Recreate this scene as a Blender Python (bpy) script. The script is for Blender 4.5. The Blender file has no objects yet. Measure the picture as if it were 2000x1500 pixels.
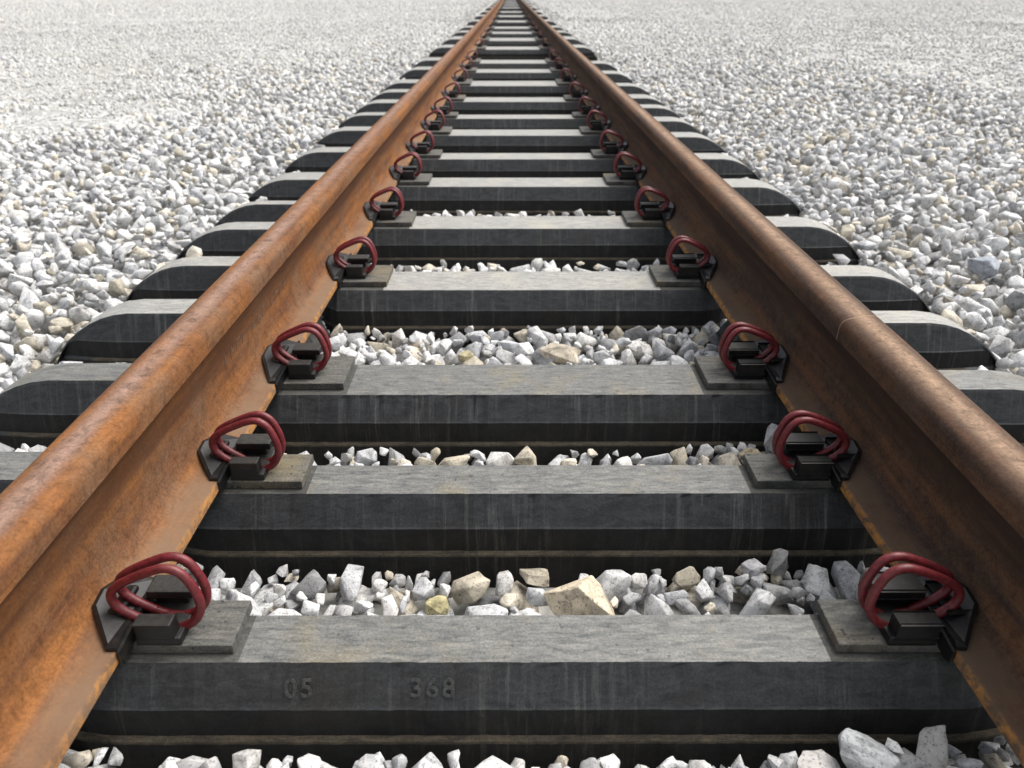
import bpy, bmesh, math, random
import numpy as np
from mathutils import Vector, Matrix
R = math.radians
random.seed(7); rng = np.random.default_rng(11)
scene = bpy.context.scene
COL = scene.collection

# ------------------------------------------------------------------ camera
cd = bpy.data.cameras.new("camera"); cam = bpy.data.objects.new("camera", cd); COL.objects.link(cam)
scene.camera = cam
cd.sensor_width = 36; cd.lens = 24.3; cd.clip_start = 0.02; cd.clip_end = 600
cam.location = (-0.0288, 0, 0.661)
cam.rotation_euler = (R(90 - 29.70), 0, R(-0.11))
cd.dof.use_dof = True; cd.dof.focus_distance = 1.05; cd.dof.aperture_fstop = 6.3
# ------------------------------------------------------------------ light
SUN_EL, SUN_AZ = 57, 60          # degrees above the ground; azimuth to the right of straight ahead
w = bpy.data.worlds.new("World"); scene.world = w; w.use_nodes = True
nt = w.node_tree; bg = nt.nodes["Background"]
sky = nt.nodes.new("ShaderNodeTexSky"); sky.sky_type = 'NISHITA'; sky.sun_disc = False
sky.sun_elevation = R(SUN_EL); sky.sun_rotation = R(SUN_AZ); sky.dust_density = 5; sky.air_density = 1.0; sky.ozone_density = 0.6
hs = nt.nodes.new('ShaderNodeHueSaturation'); hs.inputs['Saturation'].default_value = .35      # thin cloud whitens the blue
nt.links.new(sky.outputs[0], hs.inputs['Color']); nt.links.new(hs.outputs[0], bg.inputs[0]); bg.inputs[1].default_value = 0.105
sd = bpy.data.lights.new("sun", 'SUN'); so = bpy.data.objects.new("sun", sd); COL.objects.link(so)
sd.energy = 1.8; sd.angle = R(48); sd.color = (1.0, 0.96, 0.90)
dirv = Vector((math.sin(R(SUN_AZ)) * math.cos(R(SUN_EL)), math.cos(R(SUN_AZ)) * math.cos(R(SUN_EL)), math.sin(R(SUN_EL))))
so.rotation_euler = dirv.to_track_quat('Z', 'Y').to_euler()
scene.view_settings.view_transform = 'Standard'; scene.view_settings.look = 'None'
scene.view_settings.exposure = 0.85; scene.view_settings.gamma = 1
scene.cycles.max_bounces = 6

# ------------------------------------------------------------------ materials
def mat(name):
    m = bpy.data.materials.new(name); m.use_nodes = True
    return m, m.node_tree.nodes, m.node_tree.links, m.node_tree.nodes["Principled BSDF"]
def coord(N, L, scale=(1, 1, 1), per_object=True):
    tc = N.new("ShaderNodeTexCoord"); mp = N.new("ShaderNodeMapping"); mp.inputs['Scale'].default_value = scale
    if not per_object: L.new(tc.outputs['Object'], mp.inputs[0]); return mp.outputs[0]
    oi = N.new("ShaderNodeObjectInfo"); ml = N.new("ShaderNodeMath"); ml.operation = 'MULTIPLY'; ml.inputs[1].default_value = 37.0
    L.new(oi.outputs['Random'], ml.inputs[0]); va = N.new("ShaderNodeVectorMath"); va.operation = 'ADD'
    L.new(tc.outputs['Object'], va.inputs[0]); L.new(ml.outputs[0], va.inputs[1]); L.new(va.outputs[0], mp.inputs[0]); return mp.outputs[0]
def noise(N, L, vec, sc, det=6, rough=.6, dist=0):
    n = N.new("ShaderNodeTexNoise"); n.inputs['Scale'].default_value = sc; n.inputs['Detail'].default_value = det
    n.inputs['Roughness'].default_value = rough; n.inputs['Distortion'].default_value = dist
    L.new(vec, n.inputs['Vector']); return n.outputs[0]
def ramp(N, L, fac, stops):
    r = N.new("ShaderNodeValToRGB"); e = r.color_ramp.elements
    while len(e) < len(stops): e.new(.5)
    for i, (p, c) in enumerate(stops):
        e[i].position = p; e[i].color = (c, c, c, 1) if isinstance(c, (int, float)) else (*c, 1)
    L.new(fac, r.inputs[0]); return r.outputs[0]
def mix(N, L, fac, a, b, mode='MIX'):
    m = N.new("ShaderNodeMix"); m.data_type = 'RGBA'; m.blend_type = mode
    for sock, v in ((m.inputs[0], fac), (m.inputs[6], a), (m.inputs[7], b)):
        if isinstance(v, (int, float)): sock.default_value = v
        elif isinstance(v, tuple): sock.default_value = (*v, 1)
        else: L.new(v, sock)
    return m.outputs[2]
def bump(N, L, h, strength, dist, bsdf):
    b = N.new("ShaderNodeBump"); b.inputs['Strength'].default_value = strength; b.inputs['Distance'].default_value = dist
    L.new(h, b.inputs['Height']); L.new(b.outputs[0], bsdf.inputs['Normal'])

def rust(name, cA, cB, cC, band):
    m, N, L, B = mat(name)
    v = coord(N, L); vs = coord(N, L, (6, .45, 6))
    n1 = noise(N, L, v, 9, 5, .6); n2 = noise(N, L, vs, 6, 5, .6, .4); n3 = noise(N, L, v, 260, 3, .7); n4 = noise(N, L, v, 55, 5, .7, .5)
    base = mix(N, L, ramp(N, L, n2, [(.36, 0.), (.62, 1.)]), cA, cB)
    base = mix(N, L, ramp(N, L, n1, [(.45, 0.), (.72, .75)]), base, cC)
    # fine grain and darker pits
    base = mix(N, L, .75, base, ramp(N, L, n3, [(.3, .55), (.65, 1.15)]), 'MULTIPLY')
    base = mix(N, L, .8, base, ramp(N, L, n4, [(.32, .55), (.5, .96), (.72, 1.18)]), 'MULTIPLY')
    # wheel-rubbed band along the head: the greyer mill scale that runs down its middle
    tc = N.new("ShaderNodeTexCoord"); sp = N.new("ShaderNodeSeparateXYZ"); L.new(tc.outputs['Object'], sp.inputs[0])
    ab = N.new("ShaderNodeMath"); ab.operation = 'ABSOLUTE'; L.new(sp.outputs[0], ab.inputs[0])
    wb = N.new("ShaderNodeMath"); wb.operation = 'MULTIPLY_ADD'; wb.inputs[1].default_value = .02; L.new(n4, wb.inputs[0]); L.new(ab.outputs[0], wb.inputs[2])
    x = ramp(N, L, wb.outputs[0], [(.016, 1.), (.032, 0.)])
    z = ramp(N, L, sp.outputs[2], [(.196, 0.), (.202, 1.)])
    f = mix(N, L, 1., x, z, 'MULTIPLY')
    f = mix(N, L, 1., f, ramp(N, L, n2, [(.3, .5), (.6, 1.)]), 'MULTIPLY')
    bandn = mix(N, L, 1., mix(N, L, 1., band, ramp(N, L, n4, [(.34, .5), (.52, 1.), (.7, 1.25)]), 'MULTIPLY'), ramp(N, L, n3, [(.3, .65), (.65, 1.15)]), 'MULTIPLY')
    base = mix(N, L, f, base, bandn)
    zf = ramp(N, L, sp.outputs[2], [(.016, 1.), (.030, 0.)])
    base = mix(N, L, mix(N, L, 1., zf, ramp(N, L, n1, [(.3, .45), (.6, 1.)]), 'MULTIPLY'), base, tuple(.5 * q + .5 * p for p, q in zip(cC, (.19, .13, .085))))
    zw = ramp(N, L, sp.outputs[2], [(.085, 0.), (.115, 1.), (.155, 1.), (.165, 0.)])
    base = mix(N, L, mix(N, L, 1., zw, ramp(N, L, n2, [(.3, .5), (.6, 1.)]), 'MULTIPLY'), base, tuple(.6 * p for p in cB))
    # bright orange rust creeping in from the foot's rolled edge
    xe = ramp(N, L, ab.outputs[0], [(.0585, 0.), (.0612, 1.)])
    base = mix(N, L, mix(N, L, 1., xe, ramp(N, L, n4, [(.42, .0), (.60, 1.)]), 'MULTIPLY'), base, (.40, .19, .055))
    L.new(base, B.inputs['Base Color']); B.inputs['Roughness'].default_value = .78; B.inputs['Specular IOR Level'].default_value = .15
    h = mix(N, L, .5, n3, n4)
    bump(N, L, h, .35, .002, B)
    return m
M = {}
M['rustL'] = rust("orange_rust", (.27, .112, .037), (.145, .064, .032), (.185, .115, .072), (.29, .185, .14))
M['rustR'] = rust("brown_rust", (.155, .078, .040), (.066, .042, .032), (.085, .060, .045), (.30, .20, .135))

def concrete(name, lo, hi, stain, streak, speck=.0, rough=.8, bs=.3):
    m, N, L, B = mat(name)
    v = coord(N, L)
    n1 = noise(N, L, v, 7, 6, .65); n3 = noise(N, L, v, 330, 3, .7); n5 = noise(N, L, coord(N, L, (1, 5, 1)), 26, 5, .7, .8)
    base = mix(N, L, ramp(N, L, n5, [(.33, 0.), (.66, 1.)]), lo, hi)
    base = mix(N, L, ramp(N, L, n1, [(.52, 0.), (.74, .75)]), base, stain)
    if streak:
        vs = coord(N, L, (60, 4, 3)); n4 = noise(N, L, vs, 1.6, 6, .72)
        n6 = noise(N, L, coord(N, L, (1, 1, .3)), 5, 4, .6)
        s = mix(N, L, 1., ramp(N, L, n4, [(.52, 0.), (.74, 1.)]), ramp(N, L, n6, [(.40, .05), (.66, 1.)]), 'MULTIPLY')
        base = mix(N, L, s, base, streak)
    base = mix(N, L, .8, base, ramp(N, L, n3, [(.3, .6), (.68, 1.3)]), 'MULTIPLY')
    if speck:
        n7 = noise(N, L, v, 120, 2, .5)
        base = mix(N, L, ramp(N, L, n7, [(.66, 0.), (.72, speck)]), base, (.03, .03, .03))
    L.new(base, B.inputs['Base Color']); B.inputs['Roughness'].default_value = rough; B.inputs['Specular IOR Level'].default_value = .3
    bump(N, L, mix(N, L, .5, n3, n5), bs, .0015, B)
    return m
M['top'] = concrete("sheen_pale_concrete", (.080, .085, .087), (.215, .213, .195), (.24, .205, .13), None, .6, .42)  # sheen of the sleeper tops put into a paler, dusty colour
M['top_glare'] = concrete('glare_pale_concrete', (.20, .20, .192), (.42, .412, .38), (.44, .41, .33), None, .4, .42)  # grazing glare on the farther tops, painted in as a lighter colour
M['flank'] = concrete('shade_black_concrete', (.010, .0105, .011), (.022, .022, .021), (.018, .016, .012), (.09, .085, .07), 0, .7, .35)  # lower front flank: its deeper shade is put into the colour
M['side'] = concrete("shade_dark_concrete", (.026, .028, .030), (.056, .059, .062), (.034, .031, .026), (.17, .17, .16), .3, .5, .35)  # shade of the steep faces painted into a darker base; pale streaks on it
M['ledge'] = concrete("dusty_concrete_ledge", (.035, .031, .024), (.11, .093, .066), (.02, .018, .014), None, .6, .9)
M['pad'] = concrete("grey_pad", (.055, .057, .055), (.155, .150, .135), (.20, .16, .085), None, .9, .8, .5)
M['rim'] = concrete("dark_rim", (.05, .05, .047), (.10, .10, .09), (.03, .03, .028), None, .6, .85, .5)

def simple(name, col, rough, n=.25, metal=0, coat=0, sc=180):
    m, N, L, B = mat(name); v = coord(N, L); n3 = noise(N, L, v, sc, 4, .65); n1 = noise(N, L, v, 25, 4, .6)
    b = mix(N, L, 1., col, ramp(N, L, n3, [(.3, 1 - n), (.7, 1 + n)]), 'MULTIPLY')
    b = mix(N, L, ramp(N, L, n1, [(.55, 0.), (.8, .35)]), b, (.10, .085, .06))
    L.new(b, B.inputs['Base Color']); B.inputs['Roughness'].default_value = rough; B.inputs['Metallic'].default_value = metal
    B.inputs['Coat Weight'].default_value = coat
    bump(N, L, n3, .2, .001, B); return m
M['red'] = simple("red_coated_spring_steel", (.140, .015, .019), .45, .45)
M['black'] = simple("black_nylon", (.0065, .0065, .007), .42, .3)
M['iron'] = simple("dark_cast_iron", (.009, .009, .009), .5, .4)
M['iron_top'] = simple("lighter_cast_iron", (.030, .029, .027), .55, .5)
M['mark'] = simple("dusty_raised_marks", (.050, .051, .050), .7, .7)
M['ink'] = simple("dark_rolled_marks", (.11, .06, .035), .7, .4)
M['weld'] = simple("pale_weld_bead", (.30, .19, .11), .7, .3)

def stone_mat(name, base_col=None, worn=0):
    m, N, L, B = mat(name)
    v = coord(N, L)
    if base_col is None:
        at = N.new("ShaderNodeAttribute"); at.attribute_name = "tint"; c = at.outputs['Color']
    else:
        rgb = N.new("ShaderNodeRGB"); rgb.outputs[0].default_value = (*base_col, 1); c = rgb.outputs[0]
    n1 = noise(N, L, v, 42, 6, .7, .4); n2 = noise(N, L, v, 240, 5, .8); n4 = noise(N, L, v, 110, 4, .65, 1.2)
    c = mix(N, L, 1., c, ramp(N, L, n1, [(.33, .45), (.5, .95), (.70, 1.15)]), 'MULTIPLY')
    c = mix(N, L, ramp(N, L, n2, [(.55, 0.), (.63, .85)]), c, (.07, .07, .075))
    c = mix(N, L, ramp(N, L, n4, [(.60, 0.), (.72, .55)]), c, (.17, .155, .13))
    L.new(c, B.inputs['Base Color']); B.inputs['Roughness'].default_value = .85; B.inputs['Specular IOR Level'].default_value = .25
    bump(N, L, mix(N, L, .5, n1, n2), .5, .004, B)
    return m
M['stone'] = stone_mat("crushed_granite")

# ------------------------------------------------------------------ object helpers
def tag(o, label=None, cat=None, group=None, kind=None):
    if label: o['label'] = label
    if cat: o['category'] = cat
    if group: o['group'] = group
    if kind: o['kind'] = kind
    return o
def empty(name, loc):
    o = bpy.data.objects.new(name, None); o.location = loc; o.empty_display_size = .05; COL.objects.link(o); return o
def link(name, me, mats, parent=None, smooth=False):
    for m in (mats if isinstance(mats, (list, tuple)) else [mats]): me.materials.append(m)
    o = bpy.data.objects.new(name, me); COL.objects.link(o); o.parent = parent
    if smooth:
        for p in me.polygons: p.use_smooth = True
    return o
def from_bm(name, bm, mats, parent=None, smooth=False):
    bmesh.ops.recalc_face_normals(bm, faces=bm.faces[:])
    me = bpy.data.meshes.new(name); bm.to_mesh(me); bm.free()
    return link(name, me, mats, parent, smooth)
def box(bm, x0, x1, y0, y1, z0, z1, bev=0, seg=2, tf=None):
    r = bmesh.ops.create_cube(bm, size=1); vs = r['verts']
    for v in vs:
        v.co = Vector((x0 + (v.co.x + .5) * (x1 - x0), y0 + (v.co.y + .5) * (y1 - y0), z0 + (v.co.z + .5) * (z1 - z0)))
        if tf: v.co = tf(v.co)
    if bev:
        es = list({e for v in vs for e in v.link_edges})
        bmesh.ops.bevel(bm, geom=es, offset=bev, segments=seg, affect='EDGES', profile=.6)

# ------------------------------------------------------------------ rails
def rail_profile():
    h = [(.0625, .000), (.0625, .0115), (.0605, .0142), (.050, .0165), (.034, .0205), (.022, .0285), (.0145, .042), (.0105, .062),
         (.0092, .085), (.0090, .115), (.0100, .140), (.0135, .155), (.020, .1605), (.0325, .1660), (.0348, .1685), (.0350, .178),
         (.0350, .190), (.0335, .1965), (.0295, .2015), (.0220, .2045), (.0110, .2056), (0, .206)]
    return h + [(-x, z) for x, z in reversed(h[:-1])]
RAIL_X = .535
def make_rail(x, m):
    o = empty('rail', (x, 0, 0))
    prof = rail_profile(); n = len(prof)
    ys = list(np.arange(-.6, 6, .25)) + list(np.arange(6, 40, 2)) + [40, 70, 110, 160]
    V = [(px, y, pz) for y in ys for px, pz in prof]; F = []
    for j in range(len(ys) - 1):
        for i in range(n):
            a = j * n + i; b = j * n + (i + 1) % n
            F.append((a, b, b + n, a + n))
    F.append(tuple(range(n))[::-1]); F.append(tuple(range((len(ys) - 1) * n, len(ys) * n)))
    me = bpy.data.meshes.new('rail_bar'); me.from_pydata(V, [], F); me.update()
    b = link('rail_bar', me, m, o)
    bm = bmesh.new(); bm.from_mesh(me); bmesh.ops.recalc_face_normals(bm, faces=bm.faces[:]); bm.to_mesh(me); bm.free()
    for p in me.polygons: p.use_smooth = True
    me.set_sharp_from_angle(angle=R(38))
    return o
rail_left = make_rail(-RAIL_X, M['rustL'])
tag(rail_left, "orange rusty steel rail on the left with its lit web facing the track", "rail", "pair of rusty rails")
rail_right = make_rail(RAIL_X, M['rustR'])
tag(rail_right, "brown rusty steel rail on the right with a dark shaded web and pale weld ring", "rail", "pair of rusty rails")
# weld ring round the head of the right rail
prof = [(x, z) for x, z in rail_profile() if z > .150]
bm = bmesh.new()
rings = []
for y, g in ((1.0135, .93), (1.0145, 1.015), (1.0155, 1.015), (1.0165, .93)):
    rings.append([bm.verts.new((x * g, y + .006 * math.sin(x * 60), .18 + (z - .18) * (1 + (g - 1) * 1.2))) for x, z in prof])
for a, b in zip(rings, rings[1:]):
    for i in range(len(prof) - 1): bm.faces.new((a[i], a[i + 1], b[i + 1], b[i]))
from_bm('weld_bead', bm, M['weld'], rail_right, True)
# worn, unreadable rolled marks on the web of the left rail: slanted strokes raised under a millimetre
y = 1.06
for n_mark in (4, 3, 4):
    bm = bmesh.new()
    for k in range(n_mark):
        hgt = random.uniform(.016, .023); z0 = .092 + random.uniform(-.002, .002)
        sl = lambda c, zz=z0: Vector((c.x, c.y + (c.z - zz) * .35, c.z))
        box(bm, .0085, .0098, y, y + .004, z0, z0 + hgt, .0003, 1, tf=sl)
        box(bm, .0085, .0099, y + .002, y + .019, z0 + hgt * (.05, .45, .8, .4)[k], z0 + hgt * (.05, .45, .8, .4)[k] + .0035, .0003, 1, tf=sl)
        y += .030
    y += .028
    from_bm('rolled_mark', bm, M['ink'], rail_left)

# ------------------------------------------------------------------ sleepers
ORD = ['nearest', 'second', 'third', 'fourth', 'fifth', 'sixth', 'seventh', 'eighth', 'ninth', 'tenth', 'eleventh', 'twelfth',
       'thirteenth', 'fourteenth', 'fifteenth', 'sixteenth', 'seventeenth', 'eighteenth', 'nineteenth', 'twentieth']
# y of back and front top edges: between the rails, beyond the left rail, beyond the right rail
ROWS = [((.606, .534), (.622, .547), (.622, .547)), ((.918, .842), (.937, .859), (.930, .850)),
        ((1.267, 1.142), (1.248, 1.173), (1.215, 1.135)), ((1.814, 1.675), (1.897, 1.817), (1.821, 1.735)),
        ((2.351, 2.204), (2.234, 2.150), (2.293, 2.177)), ((2.910, 2.756), (2.945, 2.811), (2.828, 2.687)),
        ((3.406, 3.265), (3.475, 3.354), (3.330, 3.196)), ((4.045, 3.858), (4.052, 3.924), (3.877, 3.729)),
        ((4.571, 4.414), (4.571, 4.450), (4.392, 4.225)), ((5.374, 5.137), (5.149, 4.974), (5.420, 5.202)),
        ((6.409, 6.048), (6.381, 6.121), (6.121, 5.914)), ((7.418, 7.080), (7.507, 7.204), (7.108, 6.834)),
        ((8.443, 8.014), (8.582, 8.193), (8.131, 7.836)), ((10.511, 9.952), None, None), ((12.481, 11.709), None, None),
        ((14.364, 13.678), None, None), ((16.413, 15.529), None, None), ((19.773, 18.662), None, None),
        ((23.804, 22.435), None, None), ((28.412, 26.794), None, None)]
ZC = -.015
def lerp(a, b, t): return a + (b - a) * t
def smooth01(t): t = max(0., min(1., t)); return t * t * (3 - 2 * t)
def sleeper_body(c, l, r, y0, sunk=False, xa=-1.13, xb=1.13):
    """loft along x; a section is the ring of a concrete sleeper: top, steep chamfer, dark flank, dusty ledge"""
    cut_l, cut_r = xa > -1, xb < 1
    st = []
    endp = [(.93, .000, 0), (.965, -.004, .001), (.995, -.012, .003), (1.025, -.025, .006), (1.055, -.043, .010), (1.08, -.063, .015), (1.10, -.085, .020), (1.118, -.115, .026), (1.13, -.16, .030)]
    xs = []
    if not cut_l: xs += [(-(x), z, i) for x, z, i in reversed(endp)]
    for x in (-.90, -.8, -.66, -.60, -.56, -.52, -.48, -.44, -.40, -.36, -.30, -.2, -.1, 0, .1, .2, .30, .36, .40, .44, .48, .52, .56, .60, .66, .8, .90): xs.append((x, None, 0))
    if not cut_r: xs += [(x, z, i) for x, z, i in endp]
    if y0 < 1.6 and not sunk:      # near ones get close stations so their edges can be worn unevenly
        have = [q[0] for q in xs]
        xs += [(x, None, 0) for x in np.arange(-.895, .9, .0125) if min(abs(x - h) for h in have) > .004]; xs.sort(key=lambda q: q[0])
    xs = [q for q in xs if xa - 1e-6 <= q[0] <= xb + 1e-6] if (cut_l or cut_r) else xs
    V = []; m = 12
    for x, z, ins in xs:
        ax = abs(x); side = l if x < 0 else r
        t = smooth01((ax - .48) / .12)
        yb = lerp(c[0], side[0], t); yf = lerp(c[1], side[1], t)
        zt = lerp(ZC, 0, smooth01((ax - .56) / .05)) if z is None else z
        if sunk: zt = min(zt, -.16 * (1 - smooth01((ax - .46) / .10)))
        jit = random.uniform(-.0005, .0005); chip = random.choice((0, 0, 0, .0006, .0012, .0024 if random.random() < .25 else .0004))
        k = .025
        sec = [(yf - k - .022 - .008, -.215), (yf - k - .014, -.1075), (yf - k - .013, -.1045), (yf - k - .007, -.1010), (yf - k - .0022, -.0615), (yf - k, -.059), (yf - .002, zt - .005), (yf + .0015, zt),
               (yb - .0015, zt), (yb + .002, zt - .005), (yb + k, -.057), (yb + k + .02, -.215)]
        for q, (yy, zz) in enumerate(sec):
            zz = min(zz, zt - .0004 * (7 - q if q < 7 else q - 8)) if 0 < q < 11 else zz
            yy += (ins if q < 6 else -ins) + jit
            if q == 6 and y0 < 1.6: yy += chip * 1.3; zz -= chip * .3
            V.append((x, yy - y0, zz))
    F = []; MI = []
    for j in range(len(xs) - 1):
        for i in range(m):
            a = j * m + i; b = j * m + (i + 1) % m
            F.append((a, a + m, b + m, b))
            ax = abs(xs[j][0] + xs[j + 1][0]) / 2
            mi = 1
            if i == 7: mi = 0 if (ax < .34 or ax > .60) and ax < 1.05 else (3 if ax < .6 else 1)
            elif i in (6, 8) and ax < 1.03: mi = 0 if i == 8 else 1
            elif i in (1, 2): mi = 2 if ax < 1.02 else 1
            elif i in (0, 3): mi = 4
            MI.append(mi)
    F.append(tuple(range(m))); MI.append(1); F.append(tuple(range((len(xs) - 1) * m, len(xs) * m))[::-1]); MI.append(1)
    me = bpy.data.meshes.new('sleeper_body'); me.from_pydata(V, [], F); me.update()
    bm = bmesh.new(); bm.from_mesh(me)
    bmesh.ops.recalc_face_normals(bm, faces=bm.faces[:]); bm.to_mesh(me); bm.free()
    me.polygons.foreach_set('material_index', MI)
    return me
def shoulder_bm(s):
    """cast iron lug set: s=+1 for the left rail (reaches towards +x)"""
    bm = bmesh.new(); fx = lambda c: Vector((s * c.x, c.y, c.z))
    box(bm, .010, .062, -.030, .046, .0003, .012, .002, 2, fx)
    box(bm, .012, .056, -.031, -.0125, .010, .034, .0025, 2, fx)
    box(bm, .012, .052, .0230, .044, .010, .0250, .002, 2, fx)
    box(bm, .007, .062, .0165, .046, .0255, .0375, .0025, 2, fx)
    bm.faces.ensure_lookup_table()
    bmesh.ops.recalc_face_normals(bm, faces=bm.faces[:])
    for f in bm.faces:
        if f.normal.z > .8: f.material_index = 1  # upward faces take the lighter iron
    return bm
shoulder_me = {}
for s in (1, -1):
    bm = shoulder_bm(s); me = bpy.data.meshes.new('shoulder'); bm.to_mesh(me); bm.free()
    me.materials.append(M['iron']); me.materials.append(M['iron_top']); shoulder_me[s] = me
def text_mesh(body, size, depth):
    cu = bpy.data.curves.new('numerals', 'FONT'); cu.body = body; cu.size = size; cu.extrude = depth; cu.align_x = 'LEFT'; cu.space_character = 1.22
    cu.offset = size * .012; cu.bevel_depth = depth * .3
    o = bpy.data.objects.new('tmp', cu); COL.objects.link(o)
    dg = bpy.context.evaluated_depsgraph_get(); me = bpy.data.meshes.new_from_object(o.evaluated_get(dg))
    COL.objects.unlink(o); bpy.data.objects.remove(o); return me
FOOT = .4725
def row_scale(c): return max(1.0, min(2.6, (c[0] - c[1]) / .082))
look = {0: "with cast numerals on its near face", 3: "with gravel behind its left end", 2: "with both ends showing and coarse gravel behind"}
for i, (c, l, r) in enumerate(ROWS):
    l = l or (c[0] + .15, c[1] + .15); r = r or l
    y0 = (c[0] + c[1]) / 2
    t = empty('railway_sleeper', (0, y0, 0))
    tag(t, f"dark concrete sleeper with pale top, {ORD[i]} full one from the camera" + (", with cast numerals" if i == 0 else ""), "sleeper", "concrete sleepers under the rails")
    me = sleeper_body(c, l, r, y0)
    link('sleeper_body', me, [M['top_glare' if i > 2 else 'top'], M['side'], M['ledge'], M['rim'], M['flank']], t)
    k = row_scale(c)
    for s in (-1, 1):
        bm = bmesh.new()
        yf, yb = c[1] - y0 + .013 * k, c[0] - y0 + .010
        tp = .004
        xi, xo = s * .353, s * .600
        box(bm, min(xi, xo), max(xi, xo), yf, yb, -.0146, 0, .0016, 2)
        from_bm('rail_pad', bm, M['pad'], t)
        o = bpy.data.objects.new('shoulder', shoulder_me[-s]); COL.objects.link(o); o.parent = t
        o.location = (s * FOOT, .007, 0); o.scale = (1, min(k, 1.15), 1)
    if i == 0:
        a = math.atan2(.052 - .0, .018)
        me1 = None
        for body, x in (("05", -.291), ("368", -.146)):
            tm = text_mesh(body, .0305, .0005)
            o = link('numerals', tm, M['mark'], t)
            o.location = (x, c[1] - y0 - .0200, -.0476); o.rotation_euler = (R(59), 0, 0)
# sleepers that show only beyond the rails
half = "buried dark concrete sleeper, only its ends showing between the third and fourth full sleepers"
t = empty('railway_sleeper', (0, 1.53, 0)); tag(t, half, "sleeper", "concrete sleepers under the rails")
link('sleeper_body', sleeper_body((1.59, 1.51), (1.584, 1.494), (1.509, 1.437), 1.53, sunk=True), [M['top_glare'], M['side'], M['ledge'], M['rim'], M['flank']], t)
for (p, sd_, lab) in (((2.497, 2.446), -1, "thin dark sleeper end beyond the left rail, nearest of the short ends"),
                      ((5.719, 5.536), -1, "small distant dark sleeper end beyond the left rail between two full sleepers"),
                      ((4.903, 4.743), 1, "short dark sleeper end beyond the right rail, between the ninth and tenth full sleepers")):
    y0 = sum(p) / 2
    t = empty('sleeper_end', (0, y0, 0)); tag(t, lab, "sleeper end", "short sleeper ends beside the rails")
    a, b = (-1.13, -.48) if sd_ < 0 else (.48, 1.13)
    link('sleeper_body', sleeper_body(p, p, p, y0, xa=a, xb=b), [M['top_glare'], M['side'], M['ledge'], M['rim'], M['flank']], t)
# the last ones before the vanishing point
yy = 33.0
for j in range(12):
    wd = yy * .05
    y0 = yy + wd / 2
    t = empty('railway_sleeper', (0, y0, 0)); tag(t, "tiny far concrete sleeper where the rails meet at the top", "sleeper", "farthest sleepers at the vanishing point")
    link('sleeper_body', sleeper_body((yy + wd, yy), (yy + wd, yy), (yy + wd, yy), y0), [M['top_glare'], M['side'], M['ledge'], M['rim'], M['flank']], t)
    yy *= 1.15

# ------------------------------------------------------------------ spring clips
def catmull(P, n, closed=True):
    out = []; m = len(P)
    for i in range(m):
        p0, p1, p2, p3 = (Vector(P[(i + d) % m]) for d in (-1, 0, 1, 2))
        for k in range(n):
            t = k / n
            out.append(.5 * ((2 * p1) + (-p0 + p2) * t + (2 * p0 - 5 * p1 + 4 * p2 - p3) * t * t + (-p0 + 3 * p1 - 3 * p2 + p3) * t ** 3))
    return out
LOOP = [(.024, .0115), (.008, .0205), (-.0065, .0300), (-.0165, .0415), (-.0175, .0560), (-.007, .0685), (.021, .0830), (.050, .0925), (.0690, .0845),
        (.0805, .060), (.0825, .038), (.0735, .019), (.057, .0085), (.040, .0075)]
def spring_bm(s):
    pts = catmull([(a, b) for a, b in LOOP], 5); n = len(pts); full = []
    for k in range(2 * n + 3):
        p = pts[k % n]; y = -.0090 + .0190 * smooth01(((k / n) - .88) / .10) + .10 * (p.y - .0075)
        full.append(Vector((s * p.x, y, p.y)))
    bm = bmesh.new(); seg = 12; rad = .0054; prev = None
    for k, p in enumerate(full):
        tn = (full[min(k + 1, len(full) - 1)] - full[max(k - 1, 0)]).normalized()
        u = tn.cross(Vector((0, 1, 0))).normalized(); v = u.cross(tn)
        ring = [bm.verts.new(p + rad * (math.cos(a) * u + math.sin(a) * v)) for a in [2 * math.pi * q / seg for q in range(seg)]]
        if prev:
            for q in range(seg): bm.faces.new((prev[q], prev[(q + 1) % seg], ring[(q + 1) % seg], ring[q]))
        else: bm.faces.new(ring)
        prev = ring
    bm.faces.new(prev[::-1]); return bm
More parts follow.
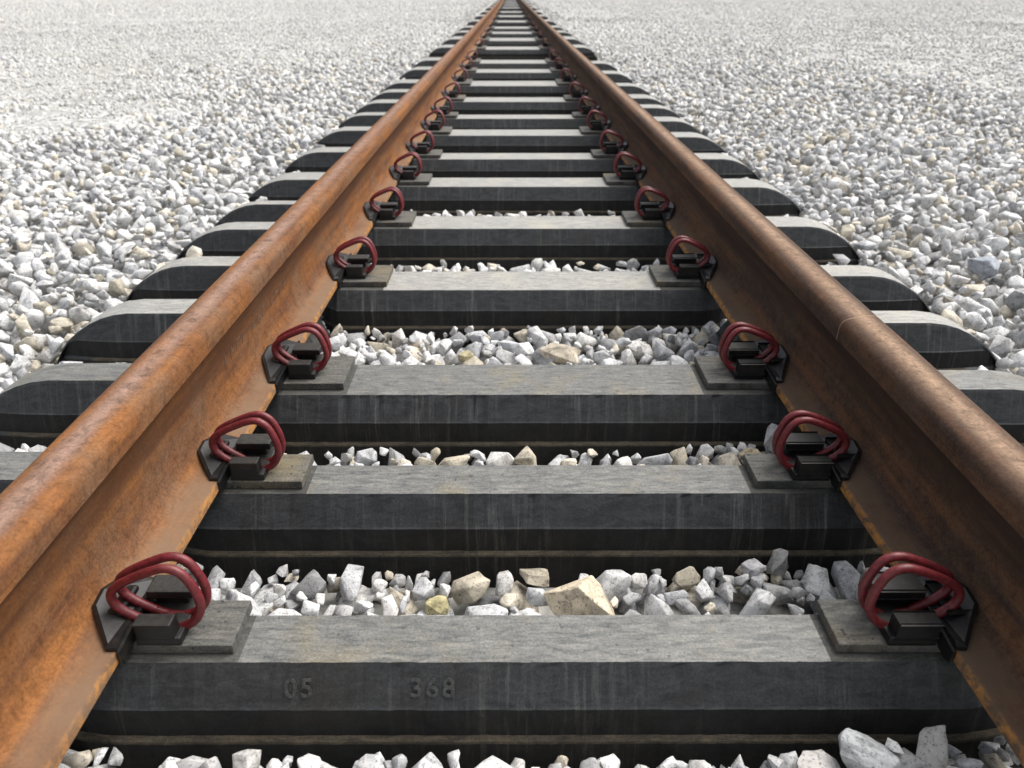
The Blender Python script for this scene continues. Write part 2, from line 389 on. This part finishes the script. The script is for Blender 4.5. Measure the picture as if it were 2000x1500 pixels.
def insulator_bm(s):
    """black nylon plate on the rail foot: pointed hexagon with a raised seat, a rib and a lip hanging over the foot edge"""
    bm = bmesh.new()
    foot = lambda u: .0147 if u > -.012 else (.0147 + (-.012 - u) * .16 if u > -.028 else .0178 + (-.028 - u) * .6)
    out = [(.001, -.050), (-.010, -.052), (-.044, -.006), (-.046, .020), (-.034, .054), (.001, .056)]
    inn = [(.001, -.045), (-.0085, -.047), (-.039, -.005), (-.041, .018), (-.031, .048), (.001, .051)]
    A = [bm.verts.new((s * u, y, foot(u))) for u, y in out]
    Bv = [bm.verts.new((s * u, y, foot(u) + (.006 if k in (0, 1, 5) else .011))) for k, (u, y) in enumerate(out)]
    Cv = [bm.verts.new((s * u, y, foot(u) + (.009 if k in (0, 1, 5) else .015))) for k, (u, y) in enumerate(inn)]
    n = 6
    for a, b in ((A, Bv), (Bv, Cv)):
        for k in range(n): bm.faces.new((a[k], a[(k + 1) % n], b[(k + 1) % n], b[k]))
    bm.faces.new(Cv)
    # raised seat for the spring
    fx = lambda c: Vector((s * c.x, c.y, c.z))
    box(bm, -.036, -.009, -.012, .034, .020, .0330, .004, 2, fx)
    # rib along the foot edge and the lip in front of it
    bm.verts.ensure_lookup_table(); nv0 = len(bm.verts)
    box(bm, .0012, .0052, -.054, .052, -.004, .040, .0012, 2)
    bm.verts.ensure_lookup_table()
    for v in bm.verts[nv0:]:
        z = v.co.z
        if z > .01: z = .040 - max(0, -.012 - v.co.y) * .60 - max(0, v.co.y - .03) * .5
        v.co = Vector((s * v.co.x, v.co.y, z))
    return bm
clip_me = {}
for s in (1, -1):
    bm = spring_bm(s); bmesh.ops.recalc_face_normals(bm, faces=bm.faces[:]); a = bpy.data.meshes.new('spring_coil'); bm.to_mesh(a); bm.free(); a.materials.append(M['red'])
    for p in a.polygons: p.use_smooth = True
    bm = insulator_bm(s); bmesh.ops.recalc_face_normals(bm, faces=bm.faces[:]); b = bpy.data.meshes.new('insulator'); bm.to_mesh(b); bm.free(); b.materials.append(M['black'])
    clip_me[s] = (a, b)
for i, (c, l, r) in enumerate(ROWS):
    y0 = (c[0] + c[1]) / 2; k = row_scale(c)
    for s, side in ((-1, 'left'), (1, 'right')):
        t = empty('rail_clip', (s * FOOT, y0 + .007, 0)); t.scale = (1, k, 1)
        t.rotation_euler = (0, R(random.uniform(-1.2, 1.2)), R(random.uniform(-1.5, 1.5)))
        lab = f"red double loop spring clip holding the {side} rail, " + ("the one nearest the camera" if i == 0 else f"{ORD[i]} one from the camera")
        tag(t, lab, "rail clip", "red spring clips along the rails")
        for nme, me in zip(('spring_coil', 'insulator'), clip_me[-s]):
            o = bpy.data.objects.new(nme, me); COL.objects.link(o); o.parent = t
            if nme == 'spring_coil' : o.scale = (1, 1 / k ** .6, 1)

# ------------------------------------------------------------------ ground sheet
m, N, L, B = mat("compacted_gravel_ground")
v = coord(N, L); vo = N.new("ShaderNodeTexVoronoi"); vo.inputs['Scale'].default_value = 24; L.new(v, vo.inputs['Vector'])
n1 = noise(N, L, v, .35, 5, .6); n2 = noise(N, L, v, 9, 6, .75)
c = mix(N, L, ramp(N, L, n1, [(.35, 0.), (.65, 1.)]), (.56, .56, .545), (.45, .445, .415))
c = mix(N, L, .8, c, ramp(N, L, vo.outputs['Distance'], [(.25, 1.15), (.6, .55)]), 'MULTIPLY')
c = mix(N, L, .7, c, ramp(N, L, n2, [(.36, .35), (.5, 1.0), (.65, 1.15)]), 'MULTIPLY')
L.new(c, B.inputs['Base Color']); B.inputs['Roughness'].default_value = .95
bump(N, L, n2, .45, .012, B)
def fines(x, y):
    """fine pale grit fills the gaps between stones away from the track"""
    wob = .25 * math.sin(y * 1.9 + x * .7) + .15 * math.sin(y * 4.3 - x * 2.1)
    t = smooth01((-x - 1.55 + wob) / 1.4) if x < 0 else smooth01((x - 2.3 + wob) / 2.4)
    return t * (.90 + .10 * math.sin(x * 1.7 + y * .9) * math.sin(y * 1.3 - x * .6))
def gz(x, y):
    if abs(x) <= 1.1: return -.165
    if y > 20.2: return lerp(-.165, -.045, smooth01((abs(x) - 1.1) / .6))
    return -.165 + .131 * fines(x, y) * (.4 + .6 * smooth01(y / 2)) + random.uniform(-.009, .009)
bm = bmesh.new()
mid = list(np.arange(-8, 8.01, .2))
xs = [-300, -60, -30, -20, -14, -10] + mid + [10, 14, 20, 30, 60, 300]; ys = [-40, -3] + list(np.arange(0, 20.1, .25)) + [24, 30, 60, 200, 420]
gv = [[bm.verts.new((x, y, gz(x, y))) for x in xs] for y in ys]
for j in range(len(ys) - 1):
    for i in range(len(xs) - 1): bm.faces.new((gv[j][i], gv[j][i + 1], gv[j + 1][i + 1], gv[j + 1][i]))
g = from_bm('ground', bm, m); tag(g, kind='structure')

# ------------------------------------------------------------------ stones
def hull(npts, bev=0., sub=0, flat=.75, seed=0, rough=.0):
    rs = np.random.default_rng(seed); bm = bmesh.new()
    P = rs.normal(size=(npts, 3)); P /= np.linalg.norm(P, axis=1)[:, None]; P *= rs.uniform(.78, 1.08, size=(npts, 1))
    P *= np.array([1.15, rs.uniform(.72, .95), rs.uniform(flat - .15, flat + .1)])
    for p in P: bm.verts.new(p)
    r = bmesh.ops.convex_hull(bm, input=bm.verts[:])
    bmesh.ops.delete(bm, geom=[v for v in bm.verts if not v.link_faces], context='VERTS')
    bmesh.ops.dissolve_limit(bm, angle_limit=R(14), verts=bm.verts[:], edges=bm.edges[:])
    if bev: bmesh.ops.bevel(bm, geom=bm.edges[:], offset=bev, segments=1, affect='EDGES', profile=.5)
    bmesh.ops.triangulate(bm, faces=bm.faces[:])
    for _ in range(sub): bmesh.ops.subdivide_edges(bm, edges=bm.edges[:], cuts=1, use_grid_fill=True)
    if rough:
        bm.normal_update()
        from mathutils import noise as mn
        off = Vector((seed * 3.1, seed * 1.7, 0))
        for v in bm.verts:
            d = mn.noise(v.co * 2.2 + off) * rough + mn.noise(v.co * 6 + off) * rough * .5
            v.co += v.co.normalized() * d
    bmesh.ops.triangulate(bm, faces=bm.faces[:])
    bmesh.ops.recalc_face_normals(bm, faces=bm.faces[:])
    V = np.array([v.co[:] for v in bm.verts]); bm.verts.index_update()
    F = np.array([[v.index for v in f.verts] for f in bm.faces]); bm.free()
    return V, F
NEAR = [hull(14, .035, 1, .74, s, .05) for s in range(16)]
MID = [hull(12, .035, 0, .70, 40 + s) for s in range(14)]
FAR = [hull(9, 0, 0, .70, 80 + s) for s in range(10)]

# sleeper footprints the stones keep clear of
FP = []
def foot(c, l, r, sunk=False, xa=-1.12, xb=1.12):
    if not sunk: FP.append((max(-.5, xa), min(.5, xb), c[1] - .045, c[0] + .03)) if xa < .4 and xb > -.4 else None
    if xa < -.6: FP.append((-1.085, -.5, l[1] - .045, l[0] + .03))
    if xb > .6: FP.append((.5, 1.085, r[1] - .045, r[0] + .03))
for c, l, r in ROWS:
    l2 = l or (c[0] + .15, c[1] + .15); foot(c, l2, r or l2)
foot((1.59, 1.51), (1.584, 1.494), (1.509, 1.437), True)
foot((0, 0), (2.497, 2.446), None, True, -1.12, -.5); foot((0, 0), (5.719, 5.536), None, True, -1.12, -.5)
foot((0, 0), None, (4.903, 4.743), True, .5, 1.12)

X0, X1, Y0, Y1, RES = -6.2, 6.2, .1, 9.2, .01
nx, ny = int((X1 - X0) / RES), int((Y1 - Y0) / RES)
XX = X0 + (np.arange(nx) + .5) * RES; YYc = Y0 + (np.arange(ny) + .5) * RES
Hm = np.full((ny, nx), -.165)
def level(x, y):
    """surface the ballast is filled up to"""
    a = abs(x)
    und = .010 * math.sin(x * 2.3 + y * 1.1) + .008 * math.sin(y * 2.9 - x * 1.3)
    if a < 1.0:
        if y < .52: return -.090 + (.012 if .25 < x < .5 else 0)
        base = -.116 if y < .84 else (-.102 if y < 1.5 else (-.100 if y < 2.9 else -.12))
        return base + (.012 if x > .3 and y < 1.2 else 0)
    t = smooth01((a - 1.0) / .5)
    return lerp(-.070, -.052, t) + und
BLK = np.zeros((ny, nx), bool)
for (a, b, c_, d) in FP:
    i0, i1 = int((a - X0) / RES), int((b - X0) / RES); j0, j1 = int((c_ - Y0) / RES), int((d - Y0) / RES)
    if j0 < ny: BLK[max(j0, 0):max(j1, 0), i0:i1] = True
placed = []   # x, y, z, r
def put(x, y, r, force=False, sink=.80):
    i0, i1 = int((x - r - X0) / RES), int((x + r - X0) / RES) + 1; j0, j1 = int((y - r - Y0) / RES), int((y + r - Y0) / RES) + 1
    if i0 < 0 or j0 < 0 or i1 > nx or j1 > ny: return None
    q = .75
    if not force:
        b0, b1 = int((x - q * r - X0) / RES), int((x + q * r - X0) / RES) + 1; c0, c1 = int((y - q * r - Y0) / RES), int((y + q * r - Y0) / RES) + 1
        if BLK[c0:c1, b0:b1].any(): return None
    dx = (XX[i0:i1] - x)[None, :] / r; dy = (YYc[j0:j1] - y)[:, None] / r
    d2 = dx * dx + dy * dy; msk = d2 < .9
    if not msk.any(): return None
    s = np.sqrt(np.clip(1 - d2, 0, 1)) * r * .62
    hs = Hm[j0:j1, i0:i1]
    z = np.percentile((hs + s)[msk], 76)          # lets neighbours interlock a little
    if not force and z + .1 * r > level(x, y) + random.uniform(-.012, .006): return None
    sub = np.where(msk, np.maximum(hs, z + s), hs); Hm[j0:j1, i0:i1] = sub
    return z
# prominent single stones come first in the pile so nothing covers their place
HERO = [  # x, y, r, colour, label, seed
 (.076, .698, .060, (.66, .57, .43), "large cream triangular stone behind the nearest sleeper, biggest in that gravel strip", 'wedge'),
 (-.135, .705, .021, (.50, .45, .25), "small yellow stained rounded stone behind the nearest sleeper", 'egg'),
 (-.003, .672, .036, (.66, .66, .65), "white flat topped stone just left of the large cream stone", 'slab'),
 (.010, .765, .026, (.42, .38, .30), "grey stone with brown face against the second sleeper's base", 'slab'),
 (.378, .775, .026, (.34, .34, .33), "upright grey pointed stone in the strip behind the nearest sleeper, near the right rail", 'spike'),
 (.335, .765, .022, (.52, .52, .53), "tilted pale oval stone left of the upright grey stone", 'egg'),
 (.462, 1.078, .034, (.55, .55, .55), "tall pale stone leaning beside the right clip of the second sleeper", 'spike'),
 (.412, 1.045, .020, (.58, .50, .34), "small tan stone at the foot of the tall pale leaning stone", 'slab'),
 (.077, 1.460, .045, (.62, .55, .44), "cream angular stone in the strip behind the third sleeper", 'wedge'),
 (-.135, 1.455, .022, (.50, .45, .28), "small yellowish stone in the strip behind the third sleeper", 'egg'),
 (.362, .452, .041, (.52, .54, .55), "big grey wedge shaped stone at the bottom right in front of the nearest sleeper", 'wedge2'),
 (.440, .464, .026, (.46, .45, .43), "pointed grey stone next to the right rail foot at the bottom edge", 'spike'),
 (.256, .448, .018, (.56, .56, .56), "small pointed white stone at the bottom edge left of the big wedge", 'spike'),
 (.304, .432, .035, (.52, .50, .48), "broad low domed stone at the bottom edge left of the big wedge", 'slab'),
 (1.36, 1.93, .052, (.42, .45, .50), "blue grey boulder like stone on the gravel beyond the right sleeper ends", 'egg'),
 (1.33, 1.70, .044, (.40, .41, .41), "dark grey rounded stone sitting in a hollow beyond the right sleeper ends", 'egg'),
]
def hero_mesh(kind, seed):
    V, F = hull({'wedge': 12, 'wedge2': 12, 'egg': 26, 'slab': 14, 'spike': 11}[kind], .022, 2, .8, 200 + seed, .05)
    V = V.copy(); z = V[:, 2]
    if kind == 'wedge': V[:, 0] *= 1.22 - .62 * np.clip(z, -1, 1); V[:, 2] *= .80; V[:, 1] *= .85
    if kind == 'wedge2': V[:, 0] *= 1.0 - .35 * z; V[:, 0] -= .45 * z; V[:, 2] *= 1.25
    if kind == 'spike': V[:, 0] *= .72 - .3 * z; V[:, 0] += .3 * z; V[:, 2] *= 1.25
    if kind == 'slab': V[:, 2] *= .62
    if kind == 'egg': V[:, 0] *= .85; V[:, 2] *= .95
    return V, F
hero_place = []
for (x, y, r, col, lab, kind) in HERO:
    zl = level(x, y)
    zc = zl + {'wedge': .30, 'wedge2': .30, 'egg': .35, 'slab': .22, 'spike': .40}[kind] * r
    hero_place.append(zc)
def in_hero(x, y, z, r):
    return any((x - h[0]) ** 2 + (y - h[1]) ** 2 < (h[2] * .8 + r * .45) ** 2 and z + r * .3 > hz - h[2] * .25 for h, hz in zip(HERO, hero_place))
att = 0
def sweep(n, xr, yr, sz, margin=1.15):
    for _ in range(n):
        y = random.uniform(*yr) if yr[1] < 2 else math.sqrt(random.uniform(yr[0] ** 2, yr[1] ** 2))
        wv = min(xr, .95 + .72 * y)
        x = random.uniform(-wv, wv)
        r = sz(x, y)
        z = put(x, y, r)
        if z is not None and not in_hero(x, y, z, r): placed.append((x, y, z, r))
def sz_in(x, y):
    return random.choice((random.uniform(.012, .02), random.uniform(.020, .032), random.uniform(.026, .038)))
def sz_out(x, y):
    return random.choice((random.uniform(.014, .022), random.uniform(.020, .034), random.uniform(.028, .042)))
def sz(x, y): return sz_in(x, y) if abs(x) < 1.0 else sz_out(x, y)
sweep(2500, .55, (.2, 1.99), lambda x, y: random.uniform(.027, .038)); sweep(6000, .55, (.2, 1.99), lambda x, y: random.uniform(.018, .028)); sweep(10000, .55, (.2, 1.99), sz_in); sweep(14000, .55, (.2, 1.99), lambda x, y: random.uniform(.009, .016))
sweep(26000, 2.4, (.2, 1.99), sz)
sweep(70000, 6.0, (1.9, 4.6), sz)
sweep(110000, 6.0, (4.6, 9.05), lambda x, y: random.uniform(.022, .046))
# farther out: one loose layer
far = []
yv = 9.0
while yv < 26:
    wv = 1.2 + .72 * yv; step = .055 + (yv - 9) * .0035
    xv = -wv
    while xv < wv:
        if abs(xv) > 1.1 and random.random() > max(.62 * fines(xv, yv), smooth01((yv - 15) / 12) * .9):
            far.append((xv + random.uniform(-.5, .5) * step, yv + random.uniform(-.5, .5) * step, (-.075 if yv < 20 else -.085) + random.uniform(-.016, .010), step * random.uniform(.36, .66)))
        xv += step
    yv += step * .9
# small pebbles bedded in the fines
peb = []
yv = 1.6
while yv < 80:
    wv = min(1.2 + .74 * yv, 46); step = min(.24, .042 + max(0, yv - 4) * .0042)
    xv = -wv
    while xv < wv:
        a = abs(xv)
        if a > 1.2 and random.random() < (fines(xv, yv) if yv < 12 else max(fines(xv, yv), .5)) * .62:
            x, y = xv + random.uniform(-.5, .5) * step, yv + random.uniform(-.5, .5) * step
            if y > 1.7:
                r = step * random.uniform(.20, .42)
                peb.append((x, y, -.165 + .131 * fines(x, y) * (.4 + .6 * smooth01(y / 2)) + r * .15 if y < 20 else -.047, r))
        xv += step
    yv += step * .9
print("stones", len(placed), "far", len(far))

PAL = np.array([(.70, .705, .705), (.76, .765, .765), (.60, .61, .625), (.70, .69, .665), (.70, .64, .53), (.46, .46, .46), (.33, .335, .34), (.56, .51, .41), (.80, .79, .77)])
PW = np.array([.21, .16, .17, .13, .06, .11, .06, .06, .04]); PW /= PW.sum()
def rotm(n):
    q = rng.normal(size=(n, 4)); 
    q[:, 1:3] *= .55     # most stones lie roughly flat
    q /= np.linalg.norm(q, axis=1)[:, None]; w_, x, y, z = q.T
    return np.stack([1 - 2 * (y * y + z * z), 2 * (x * y - z * w_), 2 * (x * z + y * w_), 2 * (x * y + z * w_), 1 - 2 * (x * x + z * z), 2 * (y * z - x * w_),
                     2 * (x * z - y * w_), 2 * (y * z + x * w_), 1 - 2 * (x * x + y * y)], 1).reshape(n, 3, 3)
VS, FS, CS = [], [], []; off = 0
def emit(arr, lib, dark=1.0, even=0.0):
    global off
    arr = np.array(arr)
    if not len(arr): return
    pick = rng.integers(0, len(lib), len(arr))
    for li, (V, F) in enumerate(lib):
        A = arr[pick == li]; n = len(A)
        if not n: continue
        Rm = rotm(n); P = np.einsum('nij,vj->nvi', Rm, V) * A[:, 3][:, None, None] * 1.06 + A[:, None, :3]
        col = PAL[rng.choice(len(PAL), n, p=PW)] * rng.uniform(.86, 1.06, (n, 1)) * dark
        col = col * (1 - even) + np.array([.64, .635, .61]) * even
        VS.append(P.reshape(-1, 3)); nv = len(V)
        FS.append((F[None] + (np.arange(n) * nv)[:, None, None] + off).reshape(-1, 3)); off += n * nv
        CS.append(np.repeat(np.concatenate([col, np.ones((n, 1))], 1), nv, axis=0))
A = np.array(placed)
dist = np.hypot(A[:, 0], A[:, 1])
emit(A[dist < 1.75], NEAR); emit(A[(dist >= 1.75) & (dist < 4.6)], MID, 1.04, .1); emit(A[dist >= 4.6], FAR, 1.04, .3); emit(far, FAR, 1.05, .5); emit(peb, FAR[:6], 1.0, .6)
VV = np.concatenate(VS).astype(np.float32); FF = np.concatenate(FS).astype(np.int32); CC = np.concatenate(CS).astype(np.float32)
me = bpy.data.meshes.new('gravel'); me.vertices.add(len(VV)); me.vertices.foreach_set('co', VV.ravel())
me.loops.add(FF.size); me.loops.foreach_set('vertex_index', FF.ravel())
me.polygons.add(len(FF)); me.polygons.foreach_set('loop_start', np.arange(0, FF.size, 3, dtype=np.int32)); me.polygons.foreach_set('loop_total', np.full(len(FF), 3, np.int32))
at = me.color_attributes.new('tint', 'FLOAT_COLOR', 'POINT'); at.data.foreach_set('color', CC.ravel())
me.update(calc_edges=True)
print("gravel faces", len(FF))
gr = link('gravel', me, M['stone']); tag(gr, "crushed pale granite ballast lying between the sleepers and spread beside the track", "gravel", kind='stuff')
for k, ((x, y, r, col, lab, kind), z) in enumerate(zip(HERO, hero_place)):
    V, F = hero_mesh(kind, k); me = bpy.data.meshes.new('ballast_stone')
    me.from_pydata((V * r).tolist(), [], F.tolist()); me.update()
    o = link('ballast_stone', me, stone_mat('stone_colour', col))
    o.location = (x, y, z); o.rotation_euler = (R(random.uniform(-8, 8)), R(random.uniform(-10, 10)), R(random.uniform(-25, 25)))
    tag(o, lab, "stone", "larger ballast stones")
